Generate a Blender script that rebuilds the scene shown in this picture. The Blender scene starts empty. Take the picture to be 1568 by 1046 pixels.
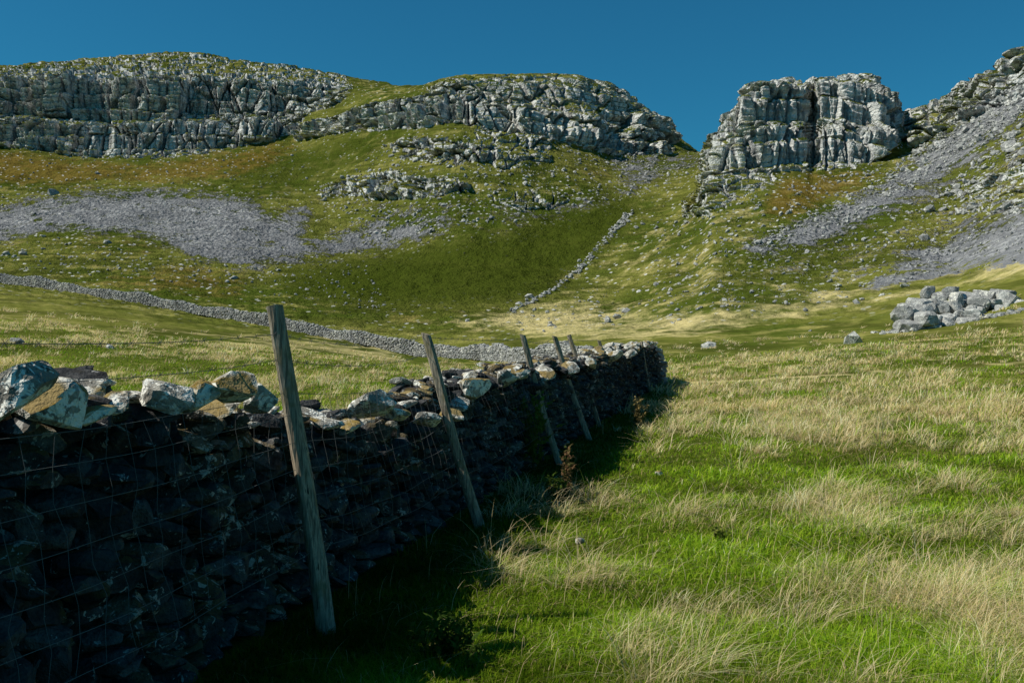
import bpy, bmesh, math, numpy as np
rng=np.random.default_rng(11)
F=1524.;CX=784.;CY=523.
scene=bpy.context.scene
# ---------------------------------------------------------------- noise
_p=rng.permutation(256).astype(np.int32)
def _h(x,y,z): return _p[(_p[(_p[x&255]+y)&255]+z)&255]
def vnoise(P):
    i=np.floor(P).astype(np.int32); f=(P-i).astype(np.float32); f=f*f*(3-2*f)
    r=np.zeros(len(P),np.float32)
    for a in (0,1):
        wx=f[:,0] if a else 1-f[:,0]
        for b in (0,1):
            wy=wx*(f[:,1] if b else 1-f[:,1])
            for c in (0,1):
                w=wy*(f[:,2] if c else 1-f[:,2])
                r+=w*_h(i[:,0]+a,i[:,1]+b,i[:,2]+c)
    return r/127.5-1
def fbm(P,o=4,g=.5):
    r=0;a=1;t=0
    for k in range(o):
        r=r+a*vnoise(P*(2.03**k)+17.3*k); t+=a; a*=g
    return r/t
def sstep(a,b,x):
    t=np.clip((x-a)/(b-a),0,1); return t*t*(3-2*t)
# ---------------------------------------------------------------- mesh helper
def new_mesh(name,verts,loops,starts,mat,smooth=True,attrs=None,cols=None):
    me=bpy.data.meshes.new(name)
    verts=np.ascontiguousarray(verts,dtype=np.float32)
    me.vertices.add(len(verts)); me.vertices.foreach_set('co',verts.ravel())
    me.loops.add(len(loops)); me.loops.foreach_set('vertex_index',np.ascontiguousarray(loops,dtype=np.int32))
    me.polygons.add(len(starts)); me.polygons.foreach_set('loop_start',np.ascontiguousarray(starts,dtype=np.int32))
    sm=np.full(len(starts),bool(smooth)) if np.isscalar(smooth) else smooth
    me.polygons.foreach_set('use_smooth',sm)
    me.update(calc_edges=True)
    for k,v in (attrs or {}).items():
        a=me.attributes.new(k,'FLOAT','POINT'); a.data.foreach_set('value',np.ascontiguousarray(v,dtype=np.float32))
    if cols is not None:
        a=me.attributes.new('Col','FLOAT_COLOR','POINT')
        c=np.ones((len(verts),4),np.float32); c[:,:3]=cols
        a.data.foreach_set('color',c.ravel())
    me.materials.append(mat)
    ob=bpy.data.objects.new(name,me); scene.collection.objects.link(ob)
    return ob
# ---------------------------------------------------------------- node helper
class NT:
    def __init__(s,name):
        s.m=bpy.data.materials.new(name); s.m.use_nodes=True; s.t=s.m.node_tree; s.t.nodes.clear()
        s.out=s.n('ShaderNodeOutputMaterial'); s._g=None
    def n(s,ty,**kw):
        nd=s.t.nodes.new(ty)
        for k,v in kw.items(): setattr(nd,k,v)
        return nd
    def set(s,sock,v):
        if hasattr(v,'is_output') : s.t.links.new(v,sock)
        elif isinstance(v,(tuple,list)):
            v=tuple(v)
            if len(sock.default_value)==4 and len(v)==3: v=v+(1,)
            sock.default_value=v
        else: sock.default_value=v
    def pos(s): return s.n('ShaderNodeNewGeometry').outputs['Position']
    def normal(s): return s.n('ShaderNodeNewGeometry').outputs['Normal']
    def mapv(s,v,sc,loc=(0,0,0)):
        m=s.n('ShaderNodeMapping'); s.set(m.inputs['Vector'],v); m.inputs['Scale'].default_value=sc; m.inputs['Location'].default_value=loc
        return m.outputs[0]
    def noise(s,v,scale,det=4,rough=.55,dist=0):
        m=s.n('ShaderNodeTexNoise'); s.set(m.inputs['Vector'],v); m.inputs['Scale'].default_value=scale
        m.inputs['Detail'].default_value=det; m.inputs['Roughness'].default_value=rough; m.inputs['Distortion'].default_value=dist
        return m.outputs['Fac']
    def math(s,op,a,b=0,c=0):
        m=s.n('ShaderNodeMath',operation=op); s.set(m.inputs[0],a); s.set(m.inputs[1],b); s.set(m.inputs[2],c); return m.outputs[0]
    def ss(s,v,a,b,lo=0,hi=1):
        m=s.n('ShaderNodeMapRange',interpolation_type='SMOOTHSTEP'); s.set(m.inputs[0],v)
        m.inputs[1].default_value=a;m.inputs[2].default_value=b;m.inputs[3].default_value=lo;m.inputs[4].default_value=hi
        return m.outputs[0]
    def mix(s,f,a,b,blend='MIX'):
        m=s.n('ShaderNodeMix',data_type='RGBA',blend_type=blend); s.set(m.inputs[0],f); s.set(m.inputs[6],a); s.set(m.inputs[7],b); return m.outputs[2]
    def attr(s,name,o='Fac'): return s.n('ShaderNodeAttribute',attribute_name=name).outputs[o]
    def sep(s,v):
        m=s.n('ShaderNodeSeparateXYZ'); s.set(m.inputs[0],v); return m.outputs
    def bump(s,h,strength,dist,nrm=None):
        m=s.n('ShaderNodeBump'); s.set(m.inputs['Height'],h); s.set(m.inputs['Strength'],strength); m.inputs['Distance'].default_value=dist
        if nrm is not None: s.set(m.inputs['Normal'],nrm)
        return m.outputs[0]
    def diffuse(s,col,nrm=None):
        b=s.n('ShaderNodeBsdfDiffuse'); s.set(b.inputs['Color'],col)
        if nrm is not None: s.set(b.inputs['Normal'],nrm)
        s.t.links.new(b.outputs[0],s.out.inputs[0]); return b
# ---------------------------------------------------------------- materials
def mat_terrain():
    T=NT('hillside_grass_and_limestone'); P=T.pos()
    rock=T.attr('rock');scree=T.attr('scree');brk=T.attr('bracken');straw=T.attr('straw');lush_shade=T.attr('lush_shade');fara=T.attr('far')
    n1=T.noise(P,.035,3,.6); n2=T.noise(P,.22,5,.7); n3=T.noise(P,1.5,3,.7)
    terr=T.noise(T.mapv(P,(.08,.08,1.3)),1.,3,.6)
    g=T.mix(T.ss(n1,.38,.62),(.066,.092,.012),(.155,.160,.032))
    g=T.mix(T.ss(n2,.47,.66),g,(.27,.245,.070))
    g=T.mix(T.ss(terr,.47,.60,0,.65),g,(.052,.062,.011))
    lf=T.math('MULTIPLY',lush_shade,T.ss(n2,.25,.6,.75,.98))
    g=T.mix(lf,g,T.mix(n3,(.026,.042,.004),(.078,.096,.012)))  # dark green turf; the bowl's slope shade is painted in here too
    bf=T.ss(T.math('ADD',brk,T.math('MULTIPLY',T.math('SUBTRACT',n2,.5),1.3)),.35,.85)
    g=T.mix(T.math('MULTIPLY',bf,.72),g,T.mix(n3,(.09,.055,.009),(.26,.16,.035)))
    sf=T.ss(T.math('ADD',straw,T.math('MULTIPLY',T.math('SUBTRACT',n2,.5),1.6)),.45,.95)
    g=T.mix(T.math('MULTIPLY',sf,.85),g,T.mix(n3,(.38,.31,.11),(.80,.66,.34)))
    g=T.mix(T.ss(n3,.54,.70,0,.6),g,(.030,.036,.007))
    vr=T.n('ShaderNodeTexVoronoi'); T.set(vr.inputs['Vector'],P); vr.inputs['Scale'].default_value=1.2
    vs=T.sep(vr.outputs['Color'])
    stn=T.math('MULTIPLY',T.math('GREATER_THAN',T.math('ADD',T.math('ADD',vs[1],T.math('MULTIPLY',scree,.35)),T.math('MULTIPLY',n2,.6)),1.18),T.ss(vr.outputs['Distance'],.25,.42,1,0))
    stn=T.math('MULTIPLY',stn,T.math('SUBTRACT',1.,lush_shade))
    g=T.mix(T.math('MULTIPLY',stn,fara),g,(.58,.57,.53))
    sc=T.mix(vs[0],(.13,.135,.145),(.48,.475,.47)); sc=T.mix(T.ss(n2,.40,.6,0,.65),sc,(.18,.182,.19))
    sc=T.mix(T.ss(n1,.48,.62,0,.45),sc,(.15,.153,.16))
    sc=T.mix(T.ss(n3,.55,.7,0,.6),sc,(.10,.10,.10))
    sm=T.ss(T.math('ADD',scree,T.math('ADD',T.math('MULTIPLY',T.math('SUBTRACT',n2,.5),1.9),T.math('MULTIPLY',T.math('SUBTRACT',n3,.5),1.1)) ),.44,.62)
    nz=T.sep(T.normal())[2]
    strk=T.noise(T.mapv(P,(.7,.7,.10)),1.,4,.6)
    strat=T.noise(T.mapv(P,(.03,.03,1.1)),1.,3,.6)
    rk=T.mix(T.ss(strk,.34,.58),(.19,.19,.192),(.74,.73,.69))
    rk=T.mix(T.ss(strat,.52,.59,0,.45),rk,(.22,.22,.215))
    rk=T.mix(T.ss(n3,.5,.7,0,.3),rk,(.80,.79,.75))
    rk=T.mix(T.ss(n2,.55,.68,0,.30),rk,(.20,.18,.10))
    rm=T.math('ADD',rock,T.math('MULTIPLY',T.math('SUBTRACT',n2,.5),.9))
    rm=T.math('ADD',rm,T.math('MULTIPLY',T.math('SUBTRACT',n3,.5),.4))
    rm=T.math('SUBTRACT',rm,T.math('MULTIPLY',T.ss(nz,.45,.85),T.ss(rock,.25,.6,.1,.72)))
    rm=T.ss(rm,.36,.46)
    col=T.mix(sm,g,sc); col=T.mix(rm,col,rk)
    any_=T.math('MAXIMUM',sm,rm)
    hh=T.math('ADD',T.math('MULTIPLY',n3,T.math('ADD',1.,T.math('MULTIPLY',any_,.3))),T.math('MULTIPLY',T.math('MULTIPLY',vr.outputs['Distance'],sm),.8))
    T.diffuse(col,T.bump(hh,T.math('ADD',.15,T.math('MULTIPLY',fara,.85)),.8))
    return T.m
def mat_rock(name,dark,light,lichen=.0,moss=.0,s=1.,lc=(.68,.66,.58)):
    T=NT(name);P=T.pos();r=T.attr('rnd')
    n=T.noise(P,7*s,4,.7); n2=T.noise(P,26*s,3,.7); n3=T.noise(P,2.2*s,2,.5)
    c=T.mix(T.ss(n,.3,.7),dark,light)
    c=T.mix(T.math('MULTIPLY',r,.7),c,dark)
    if lichen>0:
        v=T.noise(P,13*s,3,.75,.6)
        c=T.mix(T.ss(T.math('ADD',v,T.math('MULTIPLY',T.math('SUBTRACT',n3,.5),.5)),.62-lichen*.2,.66-lichen*.2),c,lc)
    if moss>0:
        nz=T.sep(T.normal())[2]
        mm=T.math('MULTIPLY',T.ss(nz,.0,.6),T.ss(n3,.50,.56)); c=T.mix(T.math('MULTIPLY',mm,moss),c,(.22,.145,.03))
    c=T.mix(T.ss(n2,.54,.68,0,.75),c,(.045,.042,.036))
    hh=T.math('ADD',T.math('MULTIPLY',n,.6),T.math('MULTIPLY',n2,.4))
    T.diffuse(c,T.bump(hh,.9,.05/s))
    return T.m
def mat_grass():
    T=NT('grass_blades'); c=T.attr('Col','Color')
    d=T.n('ShaderNodeBsdfDiffuse'); T.set(d.inputs[0],c)
    t=T.n('ShaderNodeBsdfTranslucent'); T.set(t.inputs[0],c)
    m=T.n('ShaderNodeMixShader'); m.inputs[0].default_value=.38
    T.t.links.new(d.outputs[0],m.inputs[1]);T.t.links.new(t.outputs[0],m.inputs[2]);T.t.links.new(m.outputs[0],T.out.inputs[0])
    return T.m
def mat_wood():
    T=NT('weathered_wood');P=T.pos()
    g=T.noise(T.mapv(P,(60,60,3)),1.,4,.7); b=T.noise(P,7,3,.6)
    c=T.mix(T.ss(g,.3,.7),(.09,.074,.056),(.46,.39,.29)); c=T.mix(T.ss(b,.5,.65,0,.6),c,(.17,.145,.07))
    c=T.mix(T.ss(g,.60,.68),c,(.02,.017,.015))
    T.diffuse(c,T.bump(g,.9,.01)); return T.m
def mat_wire():
    T=NT('galvanised_wire'); b=T.diffuse((.15,.145,.14)); return T.m
M_terr=mat_terrain(); M_grass=mat_grass(); M_wood=mat_wood(); M_wire=mat_wire()
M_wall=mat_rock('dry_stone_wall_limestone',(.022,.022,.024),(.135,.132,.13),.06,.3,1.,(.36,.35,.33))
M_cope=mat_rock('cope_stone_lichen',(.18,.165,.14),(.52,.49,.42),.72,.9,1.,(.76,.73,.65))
M_far=mat_rock('limestone_blocks',(.20,.20,.195),(.60,.59,.55),.15,.0,.3)
M_core=mat_rock('wall_hearting',(.015,.015,.015),(.04,.04,.04))
# ---------------------------------------------------------------- terrain
K={ #x: L2..L11 (d,y)
-1500:[(34,560),(170,330),(200,300),(235,270),(270,250),(300,225),(305,180),(315,170),(322,115),(380,100)],
-300:[(34,570),(150,400),(185,360),(228,315),(265,270),(300,220),(305,178),(315,168),(322,118),(380,99)],
0:[(34,575),(135,430),(180,378),(225,322),(265,272),(300,222),(304,180),(315,170),(320,120),(380,97)],
150:[(34,577),(125,456),(165,400),(215,335),(260,288),(300,240),(304,195),(315,184),(320,118),(390,82)],
300:[(34,579),(115,486),(160,420),(210,350),(262,288),(305,236),(309,193),(319,183),(325,122),(395,83)],
450:[(34,580),(107,513),(150,442),(200,372),(260,290),(310,212),(315,186),(326,168),(333,132),(400,99)],
510:[(34,581),(103,524),(145,455),(195,385),(250,300),(296,202),(302,182),(330,152),(345,136),(400,106)],
600:[(34,582),(98,541),(140,470),(190,395),(238,288),(275,200),(279,166),(292,154),(330,140),(400,128)],
640:[(34,583),(95,549),(138,475),(185,400),(225,290),(270,195),(274,160),(284,150),(292,140),(325,137)],
700:[(34,584),(89,553),(135,480),(180,405),(220,290),(262,186),(266,150),(276,140),(282,127),(312,119)],
800:[(34,586),(78,556),(130,487),(175,420),(215,318),(262,198),(266,162),(276,150),(283,128),(312,115)],
880:[(34,588),(66,556),(125,492),(170,438),(215,330),(268,218),(272,180),(282,162),(290,135),(315,117)],
940:[(34,590),(54,565),(115,500),(162,442),(215,335),(275,235),(280,203),(290,182),(298,150),(320,130)],
1000:[(34,590),(52,563),(105,503),(155,425),(215,325),(285,236),(289,222),(299,206),(307,185),(324,174)],
1030:[(34,590),(54,558),(100,504),(150,420),(213,320),(290,238),(295,228),(303,221),(311,212),(327,205)],
1062:[(34,589),(56,553),(97,504),(145,415),(205,310),(270,252),(290,240),(300,236),(312,230),(330,227)],
1080:[(34,588),(57,551),(96,503),(141,405),(190,318),(208,285),(218,265),(235,250),(250,242),(290,236)],
1092:[(34,588),(58,549),(95,502),(138,402),(183,315),(203,272),(206,245),(211,222),(213,208),(224,204)],
1112:[(34,588),(58,547),(95,502),(137,401),(182,312),(203,264),(205,222),(211,208),(213,186),(224,182)],
1138:[(34,586),(58,545),(95,501),(136,400),(181,308),(202,258),(205,206),(210,195),(212,160),(226,156)],
1168:[(34,584),(59,541),(95,499),(135,400),(179,302),(203,256),(206,198),(211,186),(213,134),(228,129)],
1234:[(34,580),(60,534),(95,494),(135,396),(178,299),(205,256),(208,196),(213,184),(215,132),(230,128)],
1244:[(34,580),(60,534),(95,493),(135,396),(178,299),(210,256),(218,206),(223,192),(228,156),(234,132)],
1256:[(34,579),(60,533),(95,492),(135,395),(178,299),(205,256),(208,196),(212,182),(214,125),(229,121)],
1300:[(34,576),(60,530),(95,485),(135,392),(178,296),(205,254),(208,196),(212,182),(214,119),(229,115)],
1335:[(34,573),(60,524),(95,478),(133,385),(176,292),(206,248),(209,200),(213,186),(215,132),(229,126)],
1368:[(34,571),(60,521),(95,470),(130,382),(172,290),(210,238),(213,205),(218,193),(222,172),(240,166)],
1385:[(34,570),(60,520),(94,467),(129,382),(170,290),(212,234),(218,210),(224,198),(232,180),(248,172)],
1460:[(34,566),(60,512),(93,448),(122,395),(162,300),(195,225),(200,207),(212,185),(222,163),(240,151)],
1568:[(34,560),(60,500),(88,408),(115,350),(150,262),(185,165),(191,142),(200,117),(207,92),(225,74)],
1700:[(34,552),(60,480),(84,380),(110,310),(142,220),(175,110),(181,90),(190,70),(197,45),(215,25)],
3000:[(34,500),(60,400),(84,300),(110,230),(142,150),(175,60),(181,40),(190,20),(197,0),(215,-20)],
}
kx=np.array(sorted(K)); KD=[];KZ=[]
for x in kx:
    L=K[x]
    d=[.3,12.]+[a for a,b in L]; z=[-1.6,-1.6]+[(CY-b)/F*a for a,b in L]
    d+= [L[-1][0]*1.35,900]; z+=[z[-1]-6, z[-1]-25]
    KD.append(d);KZ.append(z)
KD=np.array(KD);KZ=np.array(KZ)
xs=np.concatenate([np.linspace(-1500,-80,80)[:-1],np.arange(-80,1650,1.45),np.linspace(1650,3000,80)[1:]])
KDc=np.stack([np.interp(xs,kx,KD[:,i]) for i in range(14)],1); KZc=np.stack([np.interp(xs,kx,KZ[:,i]) for i in range(14)],1)
def gsm(A,sig,axis):
    r=int(sig*3)+1; k=np.exp(-.5*(np.arange(-r,r+1)/sig)**2); k/=k.sum()
    Ap=np.pad(A,[(r,r) if a==axis else (0,0) for a in range(A.ndim)],mode='edge')
    out=np.zeros_like(A)
    n=A.shape[axis]
    for j,w in enumerate(k):
        out+=w*(Ap[j:j+n] if axis==0 else Ap[:,j:j+n])
    return out
sA=gsm(KDc,6,0);sB=gsm(KZc,6,0); tA=gsm(KDc,1.5,0);tB=gsm(KZc,1.5,0)
wc=(sstep(1060,1080,xs)*(1-sstep(1380,1400,xs)))[:,None]
KDc=sA*(1-wc)+tA*wc;KZc=sB*(1-wc)+tB*wc
rows=[36,36,50,62,72,80,72,70,30,84,50,14,8]
D=[];Z=[]
for i,n in enumerate(rows):
    t=np.linspace(0,1,n,endpoint=(i==len(rows)-1))[:,None]
    if i==0: t=t**1.5
    D.append(KDc[:,i]*(1-t)+KDc[:,i+1]*t); Z.append(KZc[:,i]*(1-t)+KZc[:,i+1]*t)
D=np.concatenate(D);Z=np.concatenate(Z)
Ds=gsm(D,2.2,0);Zs=gsm(Z,2.2,0); Ds[:36]=D[:36];Zs[:36]=Z[:36];D=Ds;Z=Zs
NR,NC=D.shape
XX=(xs[None,:]-CX)/F*D
U=np.broadcast_to(xs[None,:],D.shape)
P=np.stack([XX,D,Z],-1).reshape(-1,3)
dd=D.ravel()
amp=.05+2.4*sstep(60,220,dd)
Zn=fbm(P*np.array([.03,.03,0])+3,4)*amp + fbm(P*np.array([.22,.22,0])+9,3)*(.05+.65*sstep(60,200,dd))
Z=Z+Zn.reshape(Z.shape)
V=CY-Z/D*F
gx=np.arange(-400,1970,2.);gy=np.arange(0,700,2.)
GX,GY=np.meshgrid(gx,gy)
def poly(pts):
    ins=np.zeros(GX.shape,bool); n=len(pts)
    for i in range(n):
        x1,y1=pts[i];x2,y2=pts[(i+1)%n]
        if y1==y2: continue
        c=((y1>GY)!=(y2>GY))&(GX<(x2-x1)*(GY-y1)/(y2-y1)+x1); ins^=c
    return ins
def mask(lst,blur=4):
    m=np.zeros(GX.shape)
    for s,pts in lst: m=np.maximum(m,s*poly(pts))
    return gsm(gsm(m,blur/2,0),blur/2,1)
rockP=[(1,[(-400,125),(0,118),(60,108),(150,105),(240,112),(330,118),(430,122),(520,128),(545,135),(520,160),(470,175),(450,205),(400,218),(340,232),(240,244),(150,242),(60,232),(0,224),(-400,215)]),
(.60,[(-400,90),(0,92),(60,84),(140,78),(240,74),(330,80),(430,92),(530,106),(545,135),(430,130),(240,120),(60,115),(-400,125)]),
(.95,[(450,217),(455,195),(510,180),(560,160),(640,148),(690,130),(750,150),(800,155),(860,170),(930,180),(1000,178),(1035,212),(1032,237),(930,234),(850,212),(760,197),(690,188),(640,197),(560,202),(510,205)]),
(.56,[(630,140),(680,118),(800,110),(880,112),(930,122),(960,137),(1000,170),(1000,190),(860,178),(750,160),(690,140)]),
(.85,[(600,217),(640,213),(690,212),(750,225),(765,240),(700,252),(610,242)]),
(.85,[(480,292),(530,275),(600,265),(700,275),(725,290),(650,303),(560,302),(490,298)]),
(.6,[(715,200),(840,203),(845,250),(760,262)]),(.55,[(740,305),(800,288),(870,300),(890,318),(790,325)]),
(1,[(1078,285),(1083,210),(1130,150),(1165,122),(1300,105),(1340,122),(1375,162),(1392,185),(1380,215),(1350,243),(1310,258),(1240,262),(1180,262),(1130,280),(1100,300)]),
(.66,[(1130,275),(1180,262),(1200,280),(1150,300),(1100,325),(1040,335),(1050,300),(1080,280)]),
(.75,[(1375,168),(1460,143),(1568,66),(1970,-40),(1970,100),(1568,150),(1480,185),(1390,225)]),
(.6,[(1480,290),(1568,240),(1700,220),(1700,300),(1568,325),(1500,330)]),(.55,[(1390,225),(1480,190),(1440,225),(1390,270),(1330,292)]),
(.30,[(450,300),(500,250),(620,205),(760,190),(1030,240),(1080,260),(960,300),(870,330),(720,345),(560,350)]),
(.26,[(1040,340),(1150,300),(1340,290),(1568,150),(1900,100),(1900,420),(1568,330),(1450,360),(1300,400),(1150,400)])]
screeP=[(.80,[(-400,330),(0,318),(60,300),(160,292),(280,290),(400,304),(410,330),(375,347),(430,325),(487,308),(485,330),(445,372),(540,352),(600,345),(690,338),(690,358),(560,387),(440,405),(370,411),(300,398),(220,362),(100,355),(0,368),(-400,380)]),
(.55,[(690,350),(740,345),(800,322),(880,298),(930,292),(1000,282),(990,298),(900,322),(800,345),(700,362)]),
(.62,[(925,233),(1030,238),(1078,230),(1085,245),(1060,262),(1000,275),(990,290),(940,270)]),
(.80,[(1700,60),(1568,125),(1500,160),(1440,202),(1400,250),(1330,288),(1200,348),(1130,378),(1140,392),(1210,382),(1300,346),(1380,310),(1440,273),(1500,222),(1568,172),(1700,104)]),
(.78,[(1700,300),(1568,335),(1470,362),(1390,402),(1300,442),(1340,447),(1420,425),(1500,412),(1568,402),(1700,390)]),
(.40,[(1440,270),(1568,170),(1568,240),(1400,330)]),(.36,[(500,300),(700,300),(900,300),(700,345),(560,345)]),
(.28,[(1140,392),(1300,346),(1568,172),(1900,120),(1900,330),(1568,335),(1390,402),(1290,442),(1200,440)]),
(.5,[(1340,400),(1420,365),(1540,318),(1600,300),(1560,335),(1460,360),(1380,398)])]
brkP=[(.85,[(-400,215),(0,226),(150,243),(240,245),(340,234),(450,207),(470,225),(400,262),(300,283),(150,286),(-400,292)]),
(.85,[(1200,264),(1310,260),(1372,240),(1350,280),(1250,322),(1200,345),(1150,330)]),(.6,[(0,430),(330,400),(420,440),(350,470),(100,440)]),(.6,[(540,470),(800,475),(860,500),(600,500)]),
(.5,[(850,120),(940,130),(980,170),(860,150)]),(.45,[(0,360),(250,362),(300,400),(0,400)]),(.45,[(840,225),(930,240),(980,290),(880,290)])]
strP=[(.75,[(-400,480),(0,500),(300,505),(600,520),(640,560),(600,600),(-400,600)]),(.85,[(560,488),(700,480),(860,465),(1000,490),(1200,468),(1400,436),(1568,400),(1900,380),(1900,420),(1568,425),(1400,458),(1200,497),(1030,522),(850,525),(700,505)]),
(.6,[(530,112),(640,133),(640,150),(560,160)]),(.46,[(780,470),(1000,330),(1140,300),(1568,160),(1900,100),(1900,380),(1568,400),(1200,470),(1000,490)]),
(.3,[(-400,400),(0,360),(300,400),(560,400),(400,470),(0,430)]),(.5,[(560,355),(700,300),(800,300),(640,350)])]
lush_shadeP=[(1,[(430,412),(560,390),(690,366),(800,347),(960,300),(985,320),(930,380),(850,440),(780,468),(650,478),(520,472),(440,450)]),(.8,[(320,262),(460,228),(520,215),(560,225),(470,280),(400,300)]),(.6,[(500,205),(760,200),(600,215),(560,250)]),  # first polygon is the bowl: its shade is put into the turf colour
(.6,[(1250,340),(1360,325),(1320,400),(1100,460),(1020,500),(1050,440)])]
def samp(M):
    fx=np.clip((U-gx[0])/2,0,len(gx)-1.01);fy=np.clip((V-gy[0])/2,0,len(gy)-1.01)
    ix=fx.astype(int);iy=fy.astype(int);a=fx-ix;b=fy-iy
    return (M[iy,ix]*(1-a)*(1-b)+M[iy,ix+1]*a*(1-b)+M[iy+1,ix]*(1-a)*b+M[iy+1,ix+1]*a*b)
Mr=mask(rockP,4);Ms=mask(screeP,12);Mb=mask(brkP,14);Mst=mask(strP,12);Ml=mask(lush_shadeP,12)
rk=samp(Mr);sc=samp(Ms);bk=samp(Mb);st=samp(Mst);lu=samp(Ml)
far=sstep(62,75,D); rk*=far;sc*=far
LU=np.arange(-1400,2900,6.);LV=np.linspace(math.log(.5),math.log(600),700)
ci=np.searchsorted(xs,LU).clip(0,NC-1)
LZ=np.stack([np.interp(LV,np.log(np.maximum.accumulate(D[:,c])),Z[:,c]) for c in ci],0)
def ground(X,Y):
    X=np.asarray(X,float);Y=np.asarray(Y,float)
    u=CX+F*X/Y; a=np.clip((u-LU[0])/6,0,len(LU)-1.01); b=np.clip((np.log(Y)-LV[0])/(LV[1]-LV[0]),0,len(LV)-1.01)
    i=a.astype(int);j=b.astype(int);a=a-i;b=b-j
    return LZ[i,j]*(1-a)*(1-b)+LZ[i+1,j]*a*(1-b)+LZ[i,j+1]*(1-a)*b+LZ[i+1,j+1]*a*b
def locate(x,y,dmin=36):
    c=int(np.searchsorted(xs,x)); dcol=D[:,c];v=V[:,c]
    k=np.where((dcol>dmin)&(v<=y))[0]
    if len(k)==0: return None
    k=k[0]; d=dcol[k]
    return np.array([(x-CX)/F*d,d,Z[k,c]])
# ---- grass cover description (straw vs green)
def perp(X,Y): return (X-(-2.52+.22*Y))*.9766
def strawness(X,Y):
    A=np.stack([X*.36,Y*.30,np.zeros_like(X)],-1);n1=fbm(A,3);n2=fbm(A*4+8,2);pw=perp(X,Y)
    base=np.where(pw>0, -.62+.66*sstep(.8,3.6,pw+ .12*(Y-5))+.42*sstep(9,18,Y)+.10*sstep(1,5,X), .0+.50*sstep(20,34,Y))
    return np.clip(base+n1*1.2+n2*1.1,0,1)
nearv=dd<75
stf=st.ravel().copy(); sn=strawness(P[nearv,0],P[nearv,1]); wn=1-sstep(50,75,dd[nearv]); stf[nearv]=stf[nearv]*(1-wn)+wn*(.10+.7*sn)
luf=lu.ravel()
# ---- limestone scars: columnar joints, bedding ledges
Pg=np.stack([(U-CX)/F*D,D,Z],-1)
du=np.gradient(Pg,axis=1);dv=np.gradient(Pg,axis=0)
N=np.cross(du,dv);N/=np.linalg.norm(N,axis=-1,keepdims=True)+1e-9
N=np.stack([gsm(gsm(N[...,i],3,0),6,1) for i in range(3)],-1)
rkf=rk.ravel(); idx=np.where(rkf>.03)[0]
Q=Pg.reshape(-1,3)[idx]; Nn=N.reshape(-1,3)[idx].copy(); r=rkf[idx]
Hn=Nn.copy();Hn[:,2]=0;Hn[:,1]-=.25;Hn/=np.linalg.norm(Hn,axis=1,keepdims=True)+1e-9
lowf=fbm(Q*np.array([.03,.03,.0])+60,2)
jit=vnoise(Q*np.array([.12,.12,.06])+5)*1.2
zb=Q[:,2]+lowf*3.5+vnoise(Q*np.array([.06,.06,0])+31)*.9
hb=5.2; lay=np.floor(zb/hb); fr=zb/hb-lay
hb2=1.5; lay2=np.floor(zb/hb2); fr2=zb/hb2-lay2
def cells2(sx,off,l,jj=1):
    A=np.stack([(Q[:,0]+jit*jj)/sx,(Q[:,1]+jit*jj)/sx*.6,l*3.0+off],-1); A[:,2]=np.floor(A[:,2])+.5
    i=np.floor(A).astype(np.int32); f=A-i
    F1=np.full(len(A),9.,np.float32);F2=F1.copy();idv=np.zeros(len(A),np.float32)
    for a in(-1,0,1):
        for b in(-1,0,1):
            h=_h(i[:,0]+a,i[:,1]+b,i[:,2]); h2=_p[h];h3=_p[h2]
            d=np.hypot(a+h/255.-f[:,0],b+h2/255.-f[:,1]); n=d<F1
            F2=np.where(n,F1,np.minimum(F2,d)); idv=np.where(n,h3/255.,idv); F1=np.where(n,d,F1)
    return F1,F2,idv
lz=np.floor(zb/(hb*2))
e1,e2,ie=cells2(11.,20,lz*0,2.); a1,a2,ia=cells2(4.6,0,lz); b1,b2,ib=cells2(2.2,50,lz); c1_,c2_,ic=cells2(1.4,90,lay,.5)
crackE=1-sstep(0,.12,e2-e1);crackA=1-sstep(0,.15,a2-a1);crackB=1-sstep(0,.16,b2-b1)
step1=np.where(fr<.86,fr/.86,(1-fr)/.14); step2=np.where(fr2<.8,fr2/.8,(1-fr2)/.2)
crag=sstep(1065,1085,U.ravel()[idx])*(1-sstep(1372,1395,U.ravel()[idx]))
soft=1-sstep(.7,.95,r)
patch_=sstep(-.5,.3,vnoise(Q*np.array([.05,.05,.08])+77))
rec=sstep(.55,.75,fbm(Q*np.array([.09,.09,.02])+12,2)*.5+.5)*(1-crag)*(1-soft)
dispH=(ie-.5)*(6.0-4.8*crag)*(1-.6*soft)-(3.0-2.2*crag)*crackE+(ia-.5)*(2.2-.6*crag)+(ib-.5)*.9+(ic-.5)*.25-(2.6-.8*crag)*crackA-.7*crackB+step1*(1.5+1.3*patch_+.8*soft)*(1-.3*crag)+step2*(.25+.4*patch_)*(1-.3*crag)+fbm(Q*.8,2)*.2+lowf*2.0-2.5*rec
dispH*=sstep(.30,.8,r)
Pn=Pg.reshape(-1,3).copy()
steep=1-sstep(.8,.97,Nn[:,2])
Pn[idx]+=Hn*(dispH*(.35+.65*steep))[:,None]
toprow=sstep(0,1,np.clip((np.repeat(np.arange(NR),NC)[idx]-sum(rows[:9])-40)/40.,0,1))
Pn[idx,2]+=((ib-.5)*(.7-.1*crag*toprow)+(ia-.5)*(.7+.9*toprow))*sstep(.3,.9,r)*(1-steep*.5*(1-toprow))-.7*crackA*np.maximum(1-steep,.6*toprow*r)*sstep(.3,.8,r)-.7*crackE*toprow*r
oth=np.where(dd>40)[0]; Pn[oth,2]+=fbm(Pn[oth]*np.array([.7,.7,0]),2)*.3*sstep(40,120,dd[oth])*(1-rkf[oth])
ii=(np.arange(NR-1)[:,None]*NC+np.arange(NC-1)[None,:])
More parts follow.
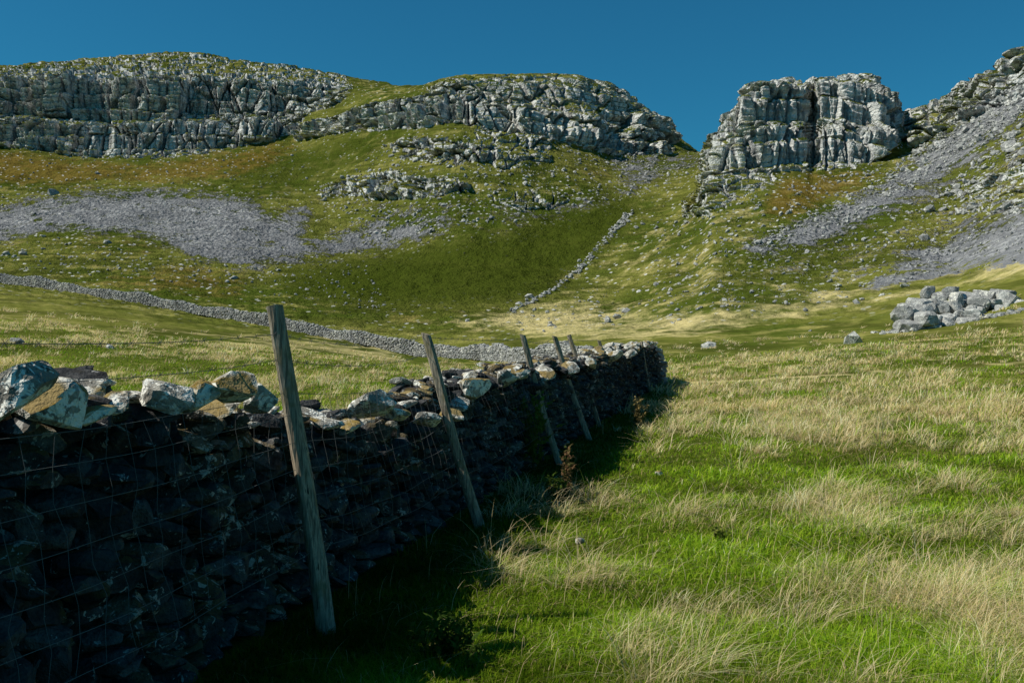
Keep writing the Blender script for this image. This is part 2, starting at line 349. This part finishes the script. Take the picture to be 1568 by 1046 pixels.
quads=np.stack([ii,ii+1,ii+NC+1,ii+NC],-1).reshape(-1,4)
smooth=rk[:-1,:-1].ravel()<.35
new_mesh('limestone_hillside_terrain',Pn,quads.ravel(),np.arange(len(quads))*4,M_terr,smooth,
  dict(rock=rkf,scree=sc.ravel(),bracken=bk.ravel(),straw=stf,lush_shade=luf,far=sstep(70,140,dd)))
# ---------------------------------------------------------------- rocks
def ico(sub):
    bm=bmesh.new(); bmesh.ops.create_icosphere(bm,subdivisions=sub,radius=1)
    v=np.array([q.co[:] for q in bm.verts]); f=np.array([[q.index for q in p.verts] for p in bm.faces]); bm.free(); return v,f
def bases(sub,n,box=4.,cuts=9,lo=.6,hi=1.0):
    v0,f=ico(sub); out=[]
    for k in range(n):
        v=v0/((np.abs(v0)**box).sum(1)**(1/box))[:,None]
        for c in range(cuts):
            nn=rng.normal(size=3);nn/=np.linalg.norm(nn); dist=rng.uniform(lo,hi)
            e=np.clip(v@nn-dist,0,None); v=v-e[:,None]*nn
        v=v*(1+.06*fbm(v0*3.2+k*9,3))[:,None]
        out.append(v)
    return out,f
B1=bases(1,10,3,4,.6,.9);B2=bases(2,16,6,12,.62,1.05);B3=bases(3,20,7,14,.62,1.05);B3b=bases(3,12,10,9,.75,1.2)
def euler(a,b,c):
    ca,sa,cb,sb,cc,sc_=np.cos(a),np.sin(a),np.cos(b),np.sin(b),np.cos(c),np.sin(c)
    R=np.empty((len(a),3,3))
    R[:,0]=np.stack([cb*cc,sa*sb*cc-ca*sc_,ca*sb*cc+sa*sc_],-1)
    R[:,1]=np.stack([cb*sc_,sa*sb*sc_+ca*cc,ca*sb*sc_-sa*cc],-1)
    R[:,2]=np.stack([-sb,sa*cb,ca*cb],-1); return R
def rocks(name,B,C,R,S,mat,smooth=False):
    bs,f=B; C=np.asarray(C,float);n=len(C); kind=rng.integers(0,len(bs),n)
    nv=len(bs[0])
    st_=np.stack(bs)[kind]*np.asarray(S)[:,None,:]
    V_=np.einsum('nij,nvj->nvi',R,st_)+C[:,None,:]
    fc=(f[None]+ (np.arange(n)*nv)[:,None,None]).reshape(-1,3)
    return new_mesh(name,V_.reshape(-1,3),fc.ravel(),np.arange(len(fc))*3,mat,smooth,dict(rnd=np.repeat(rng.random(n),nv)))
def join(obs,name):
    bpy.ops.object.select_all(action='DESELECT')
    for o in obs:o.select_set(True)
    bpy.context.view_layer.objects.active=obs[0]; bpy.ops.object.join(); obs[0].name=name; obs[0].data.name=name; return obs[0]
# main wall
nr=np.array([.9766,-.2149])
ty=[0,3.4,4.2,5.5,6.1,6.8,7.9,8.6,9.1,10.6,12.7,17.4,24,34.5]; tz=[-.2,-.2,-.27,-.42,-.50,-.58,-.62,-.56,-.42,-.40,-.38,-.36,-.26,-.14]
def top(Y): return np.interp(Y,ty,tz)+.04*np.sin(Y*3.1)+.03*np.sin(Y*7.7)
def facept(Y): return np.array([-2.52+.22*Y,Y])
th=.78
Cn=[];Sn=[];An=[]
for side in (0,1):
    z=-1.62
    while z<0:
        h=rng.uniform(.07,.13) if side==0 else .14; s=1.2+rng.random()*.2
        while s<34.4:
            l=rng.uniform(.08,.25)*(1.15 if z<-1.3 else 1); Y=s+l/2*.977
            if side==1: l=.26
            zt=top(Y)
            zz=z+h/2+rng.normal(0,.022)
            if zz+h/2<zt+.02:
                fr_=(zz+1.6)/1.4; off=.10*fr_+.04*math.sin(Y*.9+zz*2)*.6+rng.normal(0,.045)
                p=facept(Y); base=p-nr*(.13+off) if side==0 else p-nr*(th-.13-off)
                Cn.append((base[0],base[1],zz)); Sn.append((rng.uniform(.11,.18),l/2*1.02,h/2*rng.uniform(.9,1.4)));An.append(Y)
            s+=l
        z+=h*.98
for Y in np.arange(1.2,34.4,.05):
    o=rng.uniform(.17,.60); p=facept(Y)-nr*o; s=rng.uniform(.04,.12)
    Cn.append((p[0],p[1],top(Y)+rng.uniform(-.06,.03))); Sn.append((s*rng.uniform(.8,1.6),s*rng.uniform(.8,1.5),s*rng.uniform(.3,.6)));An.append(Y)
Cn=np.array(Cn);Sn=np.array(Sn);An=np.array(An);n=len(Cn)
R=euler(rng.normal(0,.26,n),rng.normal(0,.26,n),-math.atan2(.2149,.9766)+rng.normal(0,.3,n))
nearm=An<8.5
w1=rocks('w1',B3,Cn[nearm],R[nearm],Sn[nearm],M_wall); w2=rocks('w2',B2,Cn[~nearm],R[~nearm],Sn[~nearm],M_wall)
Ys=np.arange(1.2,34.5,.3);cv=[];cf=[]
for i,Y in enumerate(Ys):
    a=facept(Y);t=top(Y)-.10
    for o,zz in((.15,-1.7),(.26,t),(th-.26,t),(th-.15,-1.7)):
        q=a-nr*o;cv.append((q[0],q[1],zz))
    if i:
        b=4*i
        for k in range(3): cf+= [b-4+k,b-3+k,b+1+k,b+k]
w3=new_mesh('w3',cv,cf,np.arange(len(cf)//4)*4,M_core,False,dict(rnd=np.zeros(len(cv))))
cope=[(80,610,3.75,.155,.16,.095),(20,600,3.45,.12,.12,.085),(175,622,4.2,.08,.10,.035),(250,605,4.5,.13,.14,.072),(300,603,4.7,.10,.10,.065),(350,596,4.9,.13,.12,.09),(392,610,5.2,.09,.11,.08),(130,638,3.9,.1,.11,.04),
(565,622,7.2,.15,.17,.09),(608,634,7.4,.12,.15,.055),(500,648,6.3,.1,.12,.04),(530,655,6.5,.08,.1,.04),(655,645,8.2,.12,.12,.05),(725,596,9.7,.17,.17,.10),(700,618,9.4,.14,.15,.05),(775,580,11.2,.15,.14,.07),(800,574,12.2,.12,.14,.07),(690,636,8.8,.12,.14,.05),
(835,572,13.6,.14,.16,.06),(870,562,15.5,.16,.16,.08),(905,556,18,.15,.2,.08),(940,545,21,.18,.2,.09),(965,540,24,.18,.22,.09)]
C=[];S=[]
for x,y,d,a,b,c in cope:
    C.append(((x-CX)/F*d,d,(CY-y)/F*d)); S.append((a,b,c))
for Y in np.arange(20.5,34.6,.22):
    p=facept(Y)-nr*rng.uniform(.15,.6); C.append((p[0],p[1],top(Y)+.04)); S.append((rng.uniform(.1,.2),rng.uniform(.08,.16),rng.uniform(.05,.10)))
for Y in np.arange(1.2,24,.08):
    p=facept(Y)-nr*rng.uniform(.16,.62); s=rng.uniform(.03,.10); C.append((p[0],p[1],top(Y)+.02)); S.append((s*1.3,s*1.3,s*.45))
n=len(C)
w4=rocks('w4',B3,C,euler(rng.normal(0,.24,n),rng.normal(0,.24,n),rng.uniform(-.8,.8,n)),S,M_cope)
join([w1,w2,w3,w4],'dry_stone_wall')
# back wall
pl=[(1004,34.6),(965,40),(900,50),(850,62),(740,84),(640,95),(500,104),(400,110),(250,118),(100,128),(0,135),(-200,150),(-500,172)]
pts=np.array([((x-CX)/F*d,d) for x,d in pl])
seg=np.linalg.norm(np.diff(pts,axis=0),axis=1);cum=np.concatenate([[0],np.cumsum(seg)]);Lw=cum[-1]
C=[];S=[];A=[]
for side in (-1,1,0):
    for rowi in range(8 if side else 2):
        s=rng.random()*.2
        while s<Lw:
            l=rng.uniform(.15,.4); x=np.interp(s,cum,pts[:,0]);y=np.interp(s,cum,pts[:,1])
            k=min(np.searchsorted(cum,s+1e-6)-1,len(seg)-1);t=(pts[k+1]-pts[k])/seg[k];nn=np.array([t[1],-t[0]])
            hgt=1.1+.14*math.sin(s*.31)+.12*math.sin(s*.9)
            if side: zz=.08+rowi*hgt/8; o=side*(.30-.02*rowi)+rng.normal(0,.03)
            else: zz=hgt+.02+.06*rowi; o=rng.uniform(-.2,.2)
            C.append((x+nn[0]*o,y+nn[1]*o,zz));S.append((l*.56,.17,rng.uniform(.06,.11)));A.append(math.atan2(t[1],t[0])); s+=l
C=np.array(C);C[:,2]+=ground(C[:,0],C[:,1]);n=len(C)
rocks('field_boundary_wall',B1,C,euler(rng.normal(0,.2,n),rng.normal(0,.2,n),np.array(A)+rng.normal(0,.15,n)),S,M_far,False)
C=[];S=[]
def addrock(x,y,px,flat=.6):
    p=locate(x,y)
    if p is None or p[1]>420: return
    s=px/F*p[1]/2; C.append(p+np.array([0,0,s*.15])); S.append((s*rng.uniform(.8,1.25),s*rng.uniform(.8,1.2),s*flat*rng.uniform(.8,1.2)))
line=[(785,478),(815,462),(850,442),(885,415),(905,395),(935,362),(950,345),(965,328)]
lx=np.array(line,float)
for t in np.linspace(0,len(line)-1,260):
    x=np.interp(t,range(len(line)),lx[:,0]);y=np.interp(t,range(len(line)),lx[:,1])
    w_=1.8 if t<3 else 3
    addrock(x+rng.normal(0,w_),y+rng.normal(0,w_),rng.uniform(2.5,8))
for x,y,s in [(358,427,14),(348,432,8),(165,374,12),(82,299,17),(150,268,8),(1308,525,28),(1085,532,22),(1545,226,22),(1415,367,18),(930,492,16),(945,488,14),(958,478,16),(925,498,9),(845,501,12),(715,492,9),(868,500,8),(1195,328,9),(1092,335,8),(576,358,9),(1312,468,14),(1295,472,9),(1240,508,8),(520,440,6),(30,530,26),(170,537,16),(1105,440,9),(1075,452,12),(1040,435,8),(1150,410,8),(1160,373,13),(1025,395,6),(975,350,10),(985,345,8),(1270,432,10),(795,466,12),(812,458,16),(10,392,14),(35,390,12),(22,395,10),(990,470,8),(1000,463,6),(1320,460,8),(1350,455,12),(1385,440,14)]:
    addrock(x,y,s)
def region(pts,n,a,b,e=2.):
    pts_=np.array(pts);x0,y0=pts_.min(0);x1,y1=pts_.max(0);M=poly(pts);c=0;tr=0
    while c<n and tr<n*20:
        tr+=1;x=rng.uniform(x0,x1);y=rng.uniform(y0,y1)
        i=int((y-gy[0])/2);j=int((x-gx[0])/2)
        if 0<=i<len(gy) and 0<=j<len(gx) and M[i,j]:
            c+=1;addrock(x,y,a+(b-a)*rng.random()**e)
region([(1000,480),(1000,340),(1140,300),(1330,290),(1568,150),(1600,320),(1400,430),(1200,470)],2200,1.5,9,5)
region([(1140,385),(1130,375),(1330,285),(1440,200),(1568,120),(1600,150),(1500,225),(1300,345)],1200,2.,9,3.5)
region([(1320,440),(1470,360),(1600,325),(1600,400),(1420,425)],350,1.5,6,3)
region([(1380,240),(1480,180),(1568,90),(1600,150),(1480,230),(1390,290)],260,3,15,3)
region([(1400,330),(1568,180),(1600,330),(1480,330)],320,3,18,3)
region([(0,350),(300,400),(560,400),(600,480),(300,440),(0,410)],600,1.5,7,4)
region([(480,300),(600,215),(860,200),(1000,240),(1080,260),(980,300),(700,360),(560,360)],1100,1.8,9,3)
region([(0,300),(280,290),(400,305),(380,350),(440,380),(540,350),(680,340),(560,385),(370,405),(300,395),(200,350),(0,345)],900,1.3,5,4)
region([(780,480),(1000,430),(1300,440),(1300,470),(1000,500),(800,510)],240,1.5,9,4)
region([(0,240),(450,220),(480,300),(0,300)],150,1.6,6,3)
region([(1090,265),(1180,262),(1370,240),(1340,280),(1150,310),(1040,330)],260,2,8,2.5)
region([(860,205),(1035,225),(1080,250),(960,290)],250,1.6,6,2.5)
n=len(C)
rocks('scattered_limestone_boulders',B1,C,euler(rng.normal(0,.5,n),rng.normal(0,.5,n),rng.uniform(0,6.3,n)),S,M_far,False)
# limestone outcrop right: low stepped ledges of jointed blocks
C=[];S=[]
for (y0,xa,xb,hp) in [(504,1372,1540,20),(494,1362,1552,20),(482,1372,1556,18),(470,1392,1552,18),(458,1410,1530,15)]:
    x=xa+rng.uniform(0,6)
    while x<xb:
        w_=rng.uniform(12,34)
        if rng.random()<.94:
            d=66+(504-y0)*.12+rng.normal(0,.25)
            yy=y0-hp*.25+rng.normal(0,4); k_=d/F
            C.append(((x+w_/2-CX)*k_,d,(CY-yy)*k_));S.append((w_*.58*k_,w_*.5*k_+.25,hp*rng.uniform(.45,.75)*k_))
        x+=w_*.88
for k in range(110):
    x=rng.uniform(1340,1568);d=66;s=rng.uniform(1.5,6)*d/F
    X_=(x-CX)/F*d;Y_=d-1.0+rng.random()*1.6;C.append((X_,Y_,float(ground(X_,Y_))+s*.1));S.append((s*1.3,s,s*.6))
n=len(C)
rocks('limestone_outcrop',B3b,C,euler(rng.normal(0,.15,n),rng.normal(.10,.14,n),rng.normal(-.3,.35,n)),S,M_far)
# ---------------------------------------------------------------- fence
posts=[((-1.80,2.1),(-2.0,2.1),.15,.05),((-1.02,5.5),(-1.285,5.45),.19,.050),((-.22,8.6),(-.76,8.6),.065,.045),((.665,13),(.12,13),.09,.044),((1.30,16),(.67,16),.085,.048),((1.66,18.4),(1.07,18.4),.12,.044),((2.5,22.5),(1.93,22.3),.02,.045),((4.2,30),(3.9,30),.0,.045)]
for k,(b,t,zt,r0) in enumerate(posts):
    ns=16;nrg=26;v=[]
    ph=rng.uniform(0,6,4)
    b3=np.array([b[0],b[1],-1.75]);t3=np.array([t[0],t[1],zt])
    for i in range(nrg):
        s=i/(nrg-1);c=b3+(t3-b3)*s;c[0]+=.018*math.sin(s*4+ph[0]);c[1]+=.015*math.sin(s*5+ph[1])
        for j in range(ns):
            a=2*math.pi*j/ns
            rr=r0*(1.08-.2*s)*(1+.09*math.sin(3*a+ph[2])+.06*math.sin(5*a+s*6+ph[3])+rng.normal(0,.02))
            v.append(c+np.array([rr*math.cos(a),rr*math.sin(a),(.012*math.cos(a+ph[0]) if i==nrg-1 else 0)]))
    lp=[];stt=[]
    for i in range(nrg-1):
        for j in range(ns):
            stt.append(len(lp));lp+=[i*ns+j,i*ns+(j+1)%ns,(i+1)*ns+(j+1)%ns,(i+1)*ns+j]
    stt.append(len(lp));lp+=[(nrg-1)*ns+j for j in range(ns)]
    new_mesh('wooden_fence_post',v,lp,stt,M_wood,False)
tv=[];tl=[];ts=[]
def tube(pl_,r):
    pl_=np.array(pl_,float);n0=len(tv);m=len(pl_)
    for i in range(m):
        t=pl_[min(i+1,m-1)]-pl_[max(i-1,0)];t/=np.linalg.norm(t)+1e-9
        a=np.cross(t,[.3,.9,.2]);a/=np.linalg.norm(a);b=np.cross(t,a)
        for j in range(4): tv.append(pl_[i]+r*(math.cos(j*1.5708)*a+math.sin(j*1.5708)*b))
    for i in range(m-1):
        for j in range(4):
            ts.append(len(tl));tl.extend([n0+i*4+j,n0+i*4+(j+1)%4,n0+(i+1)*4+(j+1)%4,n0+(i+1)*4+j])
def fp(k,s,h):
    def at(q):
        b,t,zt,_=posts[q];fr=h/(zt+1.6);return np.array([b[0]+(t[0]-b[0])*fr-.02,b[1]+(t[1]-b[1])*fr,-1.6+h])
    p=at(k)*(1-s)+at(k+1)*s;p[2]-=.05*4*s*(1-s)*(1+.5*math.sin(k*2.3)); p[0]+=.015*math.sin(s*17+h*9); return p
hs=[.45,.60,.75,.90,1.05,1.20,1.32]
for k in range(len(posts)-1):
    Ls=math.hypot(posts[k+1][0][0]-posts[k][0][0],posts[k+1][0][1]-posts[k][0][1]);nv=int(Ls/.15);m=max(8,nv*2)
    for h in hs: tube([fp(k,s,h) for s in np.linspace(0,1,m)],.0016)
    for h in (1.50,1.64): 
        tube([fp(k,s,h) for s in np.linspace(0,1,m)],.0019)
        for s in np.arange(.05,1,.12/Ls*1.6):
            p=fp(k,s,h);tube([p+[-.012,0,-.012],p+[.012,.005,.014]],.0013);tube([p+[.0,-.012,.014],p+[.004,.012,-.014]],.0013)
    for i in range(nv+1):
        s=i/nv; tube([fp(k,s+.006*math.sin(h*31+i),h) for h in np.linspace(hs[0],hs[-1],8)],.0013)
new_mesh('wire_netting_fence',np.array(tv),tl,ts,M_wire,True)
# ---------------------------------------------------------------- grass
def blades(name,pos,h,w,ang,bend,c0,c1,segs=2,mat=M_grass):
    n=len(pos);lv=segs*2+1
    V_=np.empty((n,lv,3),np.float32);Cc=np.empty((n,lv,3),np.float32)
    dx=np.cos(ang);dy=np.sin(ang);px=-dy;py=dx
    for k in range(segs+1):
        s=k/segs; off=bend*h*s**1.8; zz=h*s*(1-.35*np.minimum(bend,1.9)*s)
        cx=pos[:,0]+dx*off;cy=pos[:,1]+dy*off;cz=pos[:,2]+zz
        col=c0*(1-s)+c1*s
        if k<segs:
            ww=w*(1-.55*s)*.5
            V_[:,2*k]=np.stack([cx-px*ww,cy-py*ww,cz],-1);V_[:,2*k+1]=np.stack([cx+px*ww,cy+py*ww,cz],-1)
            Cc[:,2*k]=col;Cc[:,2*k+1]=col
        else: V_[:,2*k]=np.stack([cx,cy,cz],-1);Cc[:,2*k]=col
    fl=[]
    for k in range(segs-1): fl+=[2*k,2*k+1,2*k+3,2*k+2]
    fl+=[2*segs-2,2*segs-1,2*segs]; fl=np.array(fl)
    lps=(fl[None]+(np.arange(n)*lv)[:,None]).ravel()
    st1=np.arange(segs)*4; sts=(st1[None]+(np.arange(n)*len(fl))[:,None]).ravel()
    return new_mesh(name,V_.reshape(-1,3),lps,sts,mat,True,None,Cc.reshape(-1,3))
def sampd(n,a,b,e):
    q=1-e; uu=rng.random(n); return (a**q+uu*(b**q-a**q))**(1/q)
def pick(n,a,b,j=.15):
    t=rng.random(n)[:,None];c=np.array(a)*(1-t)+np.array(b)*t;return c*(1+rng.normal(0,j,n))[:,None].clip(.4,1.7)
def gen(n,a,b,e,x0=-200,x1=1760):
    x=rng.uniform(x0,x1,n);Y=sampd(n,a,b,e);X=(x-CX)/F*Y;pw=perp(X,Y)
    ok=((pw>.02)&(Y<34.5))|(Y>=36)|((pw<-.95)&(Y>11)); X,Y=X[ok],Y[ok]; return X,Y
X,Y=gen(420000,4.0,60,1.5);n=len(X);S_=strawness(X,Y);pw=perp(X,Y)
isst=rng.random(n)<(.06+S_*.5)
patch=fbm(np.stack([X*1.3,Y*1.3,X*0],-1),3)
edge=np.where((pw>0)&(Y<34.5),.30+.70*sstep(.55,1.15,pw),1.)  # wall's cast shadow painted into blade colour: darker close to the wall
h=(rng.uniform(.03,.085,n)+.08*np.clip(patch,0,1)+.05*S_)*(1+.012*Y); wd=.0054*(Y/5.5)**.85*rng.uniform(.7,1.3,n)
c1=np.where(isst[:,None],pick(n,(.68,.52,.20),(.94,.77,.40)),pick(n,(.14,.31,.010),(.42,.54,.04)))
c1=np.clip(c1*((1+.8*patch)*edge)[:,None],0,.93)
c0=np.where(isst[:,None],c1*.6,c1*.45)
pos=np.stack([X,Y,ground(X,Y)-.005],-1)
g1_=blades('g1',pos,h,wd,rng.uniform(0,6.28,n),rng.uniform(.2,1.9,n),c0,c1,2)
def clumps(ncl,a,b,e,per,hs_,rad,wk,thr=1.):
    X,Y=gen(ncl,a,b,e);S_=strawness(X,Y);ok=rng.random(len(X))<S_*thr;X,Y,S_=X[ok],Y[ok],S_[ok]
    n=len(X)*per;ci=np.repeat(np.arange(len(X)),per);sz=rng.uniform(.35,1.4,len(X))[ci]
    a_=rng.uniform(0,6.28,n);rr=rad*np.sqrt(rng.random(n))*sz;scl=(1+.01*Y[ci])
    bx=X[ci]+np.cos(a_)*rr*scl;by=Y[ci]+np.sin(a_)*rr*scl
    wdir=rng.uniform(-1.2,.8,len(X))[ci]
    h=rng.uniform(*hs_,n)*sz; wd=wk*(Y[ci]/5.5)**.85*rng.uniform(.7,1.3,n)
    tone=rng.uniform(.78,1.18,len(X))[ci][:,None]
    c1=pick(n,(.76,.58,.27),(.96,.82,.52),.1)*tone
    gm=rng.random(n)<.2; c1[gm]=pick(gm.sum(),(.24,.36,.04),(.44,.48,.10))
    c1=np.clip(c1,0,.95)
    return np.stack([bx,by,ground(bx,by)-.01],-1),h,wd,np.where(rng.random(n)<.5,a_,wdir+rng.normal(0,.5,n)),rng.uniform(.3,1.9,n),c1*.75,c1
r1=clumps(4400,4.5,20,1.4,34,(.10,.34),.11,.0034); r2=clumps(7000,14,75,1.1,20,(.16,.40),.17,.0052)
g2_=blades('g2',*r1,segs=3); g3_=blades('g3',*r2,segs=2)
X,Y=gen(9000,4.6,30,1.5);S_=strawness(X,Y);ok=(rng.random(len(X))<S_*.8+.08);X,Y=X[ok],Y[ok];n=len(X)
c=pick(n,(.7,.55,.28),(.9,.74,.45),.1).clip(0,.93)
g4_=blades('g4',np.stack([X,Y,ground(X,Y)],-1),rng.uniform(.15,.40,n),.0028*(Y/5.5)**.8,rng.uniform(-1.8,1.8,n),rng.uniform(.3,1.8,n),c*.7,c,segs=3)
join([g1_,g2_,g3_,g4_],'meadow_grass')
# ---------------------------------------------------------------- weeds
def weed(name,px,d,H,nst,spread,leaf,ca,cb,nl=16):
    X0=(px-CX)/F*d; z0=float(ground(X0,d)); PP=[];hh=[];ww=[];aa=[];bb=[];cc=[]
    for s in range(nst):
        a=rng.uniform(0,6.28);ln=rng.uniform(.6,1)*H;lean=rng.uniform(.05,1)*spread
        bx=X0+rng.normal(0,spread*.25);by=d+rng.normal(0,spread*.25)
        PP.append((bx,by,z0));hh.append(ln);ww.append(.008);aa.append(a);bb.append(lean/ln);cc.append((.10,.09,.04))
        for q in range(nl):
            t=rng.uniform(.15,1);off=lean*t**1.8
            PP.append((bx+math.cos(a)*off+rng.normal(0,.012),by+math.sin(a)*off+rng.normal(0,.012),z0+ln*t*(1-.35*min(lean/ln,1.4)*t)))
            hh.append(leaf*rng.uniform(.6,1.3));ww.append(leaf*.55);aa.append(rng.uniform(0,6.28));bb.append(rng.uniform(.6,1.8))
            t2=rng.random();cc.append(tuple(np.array(ca)*(1-t2)+np.array(cb)*t2))
    cc=np.array(cc)
    blades(name,np.array(PP),np.array(hh),np.array(ww),np.array(aa),np.array(bb),cc*.7,cc,segs=3)
weed('nettle_bush',815,12.4,1.05,26,.34,.075,(.08,.15,.025),(.20,.30,.05),26)
weed('thistle_plant',868,10.2,.6,8,.14,.05,(.08,.11,.03),(.34,.18,.10),16)
weed('thistle_plant',848,9.6,.4,10,.18,.05,(.05,.09,.015),(.12,.18,.03),14)
weed('nettle_bush',690,5.0,.28,26,.28,.04,(.05,.09,.015),(.10,.17,.03),16)
weed('dock_plant',1100,8.0,.22,6,.2,.04,(.16,.2,.03),(.28,.32,.06),12)
weed('dock_plant',975,18.,.7,18,.25,.06,(.2,.16,.06),(.45,.34,.14),10)
rocks('small_limestone_rock',B2,[((888-CX)/F*7.65,7.65,-1.53),((1008-CX)/F*12,12,-1.58)],euler(np.zeros(2),np.zeros(2),np.array([.3,1])),[(.035,.03,.03),(.05,.05,.03)],M_cope)
# ---------------------------------------------------------------- light / sky / camera
az=math.radians(-101);el=math.radians(45)
sd=np.array([math.sin(az)*math.cos(el),math.cos(az)*math.cos(el),math.sin(el)])
L=bpy.data.lights.new('sun','SUN');L.energy=5.0;L.angle=math.radians(.53);L.color=(1,.96,.85)
lo=bpy.data.objects.new('sun',L);scene.collection.objects.link(lo)
from mathutils import Vector
lo.rotation_euler=Vector(sd).to_track_quat('Z','Y').to_euler()
wd_=bpy.data.worlds.new('World');scene.world=wd_;wd_.use_nodes=True
nt=wd_.node_tree;bg=nt.nodes['Background'];sk=nt.nodes.new('ShaderNodeTexSky');sk.sky_type='NISHITA';sk.sun_disc=False
sk.sun_elevation=el;sk.sun_rotation=az;sk.air_density=1.0;sk.dust_density=0.5;sk.ozone_density=2.0;sk.altitude=200
mx=nt.nodes.new('ShaderNodeMix');mx.data_type='RGBA';mx.blend_type='MULTIPLY';mx.inputs[0].default_value=1;mx.inputs[7].default_value=(.15,.80,1,1)
nt.links.new(sk.outputs[0],mx.inputs[6]);nt.links.new(mx.outputs[2],bg.inputs[0]);bg.inputs[1].default_value=.072
cam=bpy.data.cameras.new('camera');cam.lens=35;cam.sensor_width=36;cam.clip_end=3000;cam.clip_start=.05
co=bpy.data.objects.new('camera',cam);scene.collection.objects.link(co);co.rotation_euler=(math.radians(90),0,0);scene.camera=co
scene.view_settings.view_transform='Standard';scene.view_settings.look='None';scene.view_settings.exposure=0
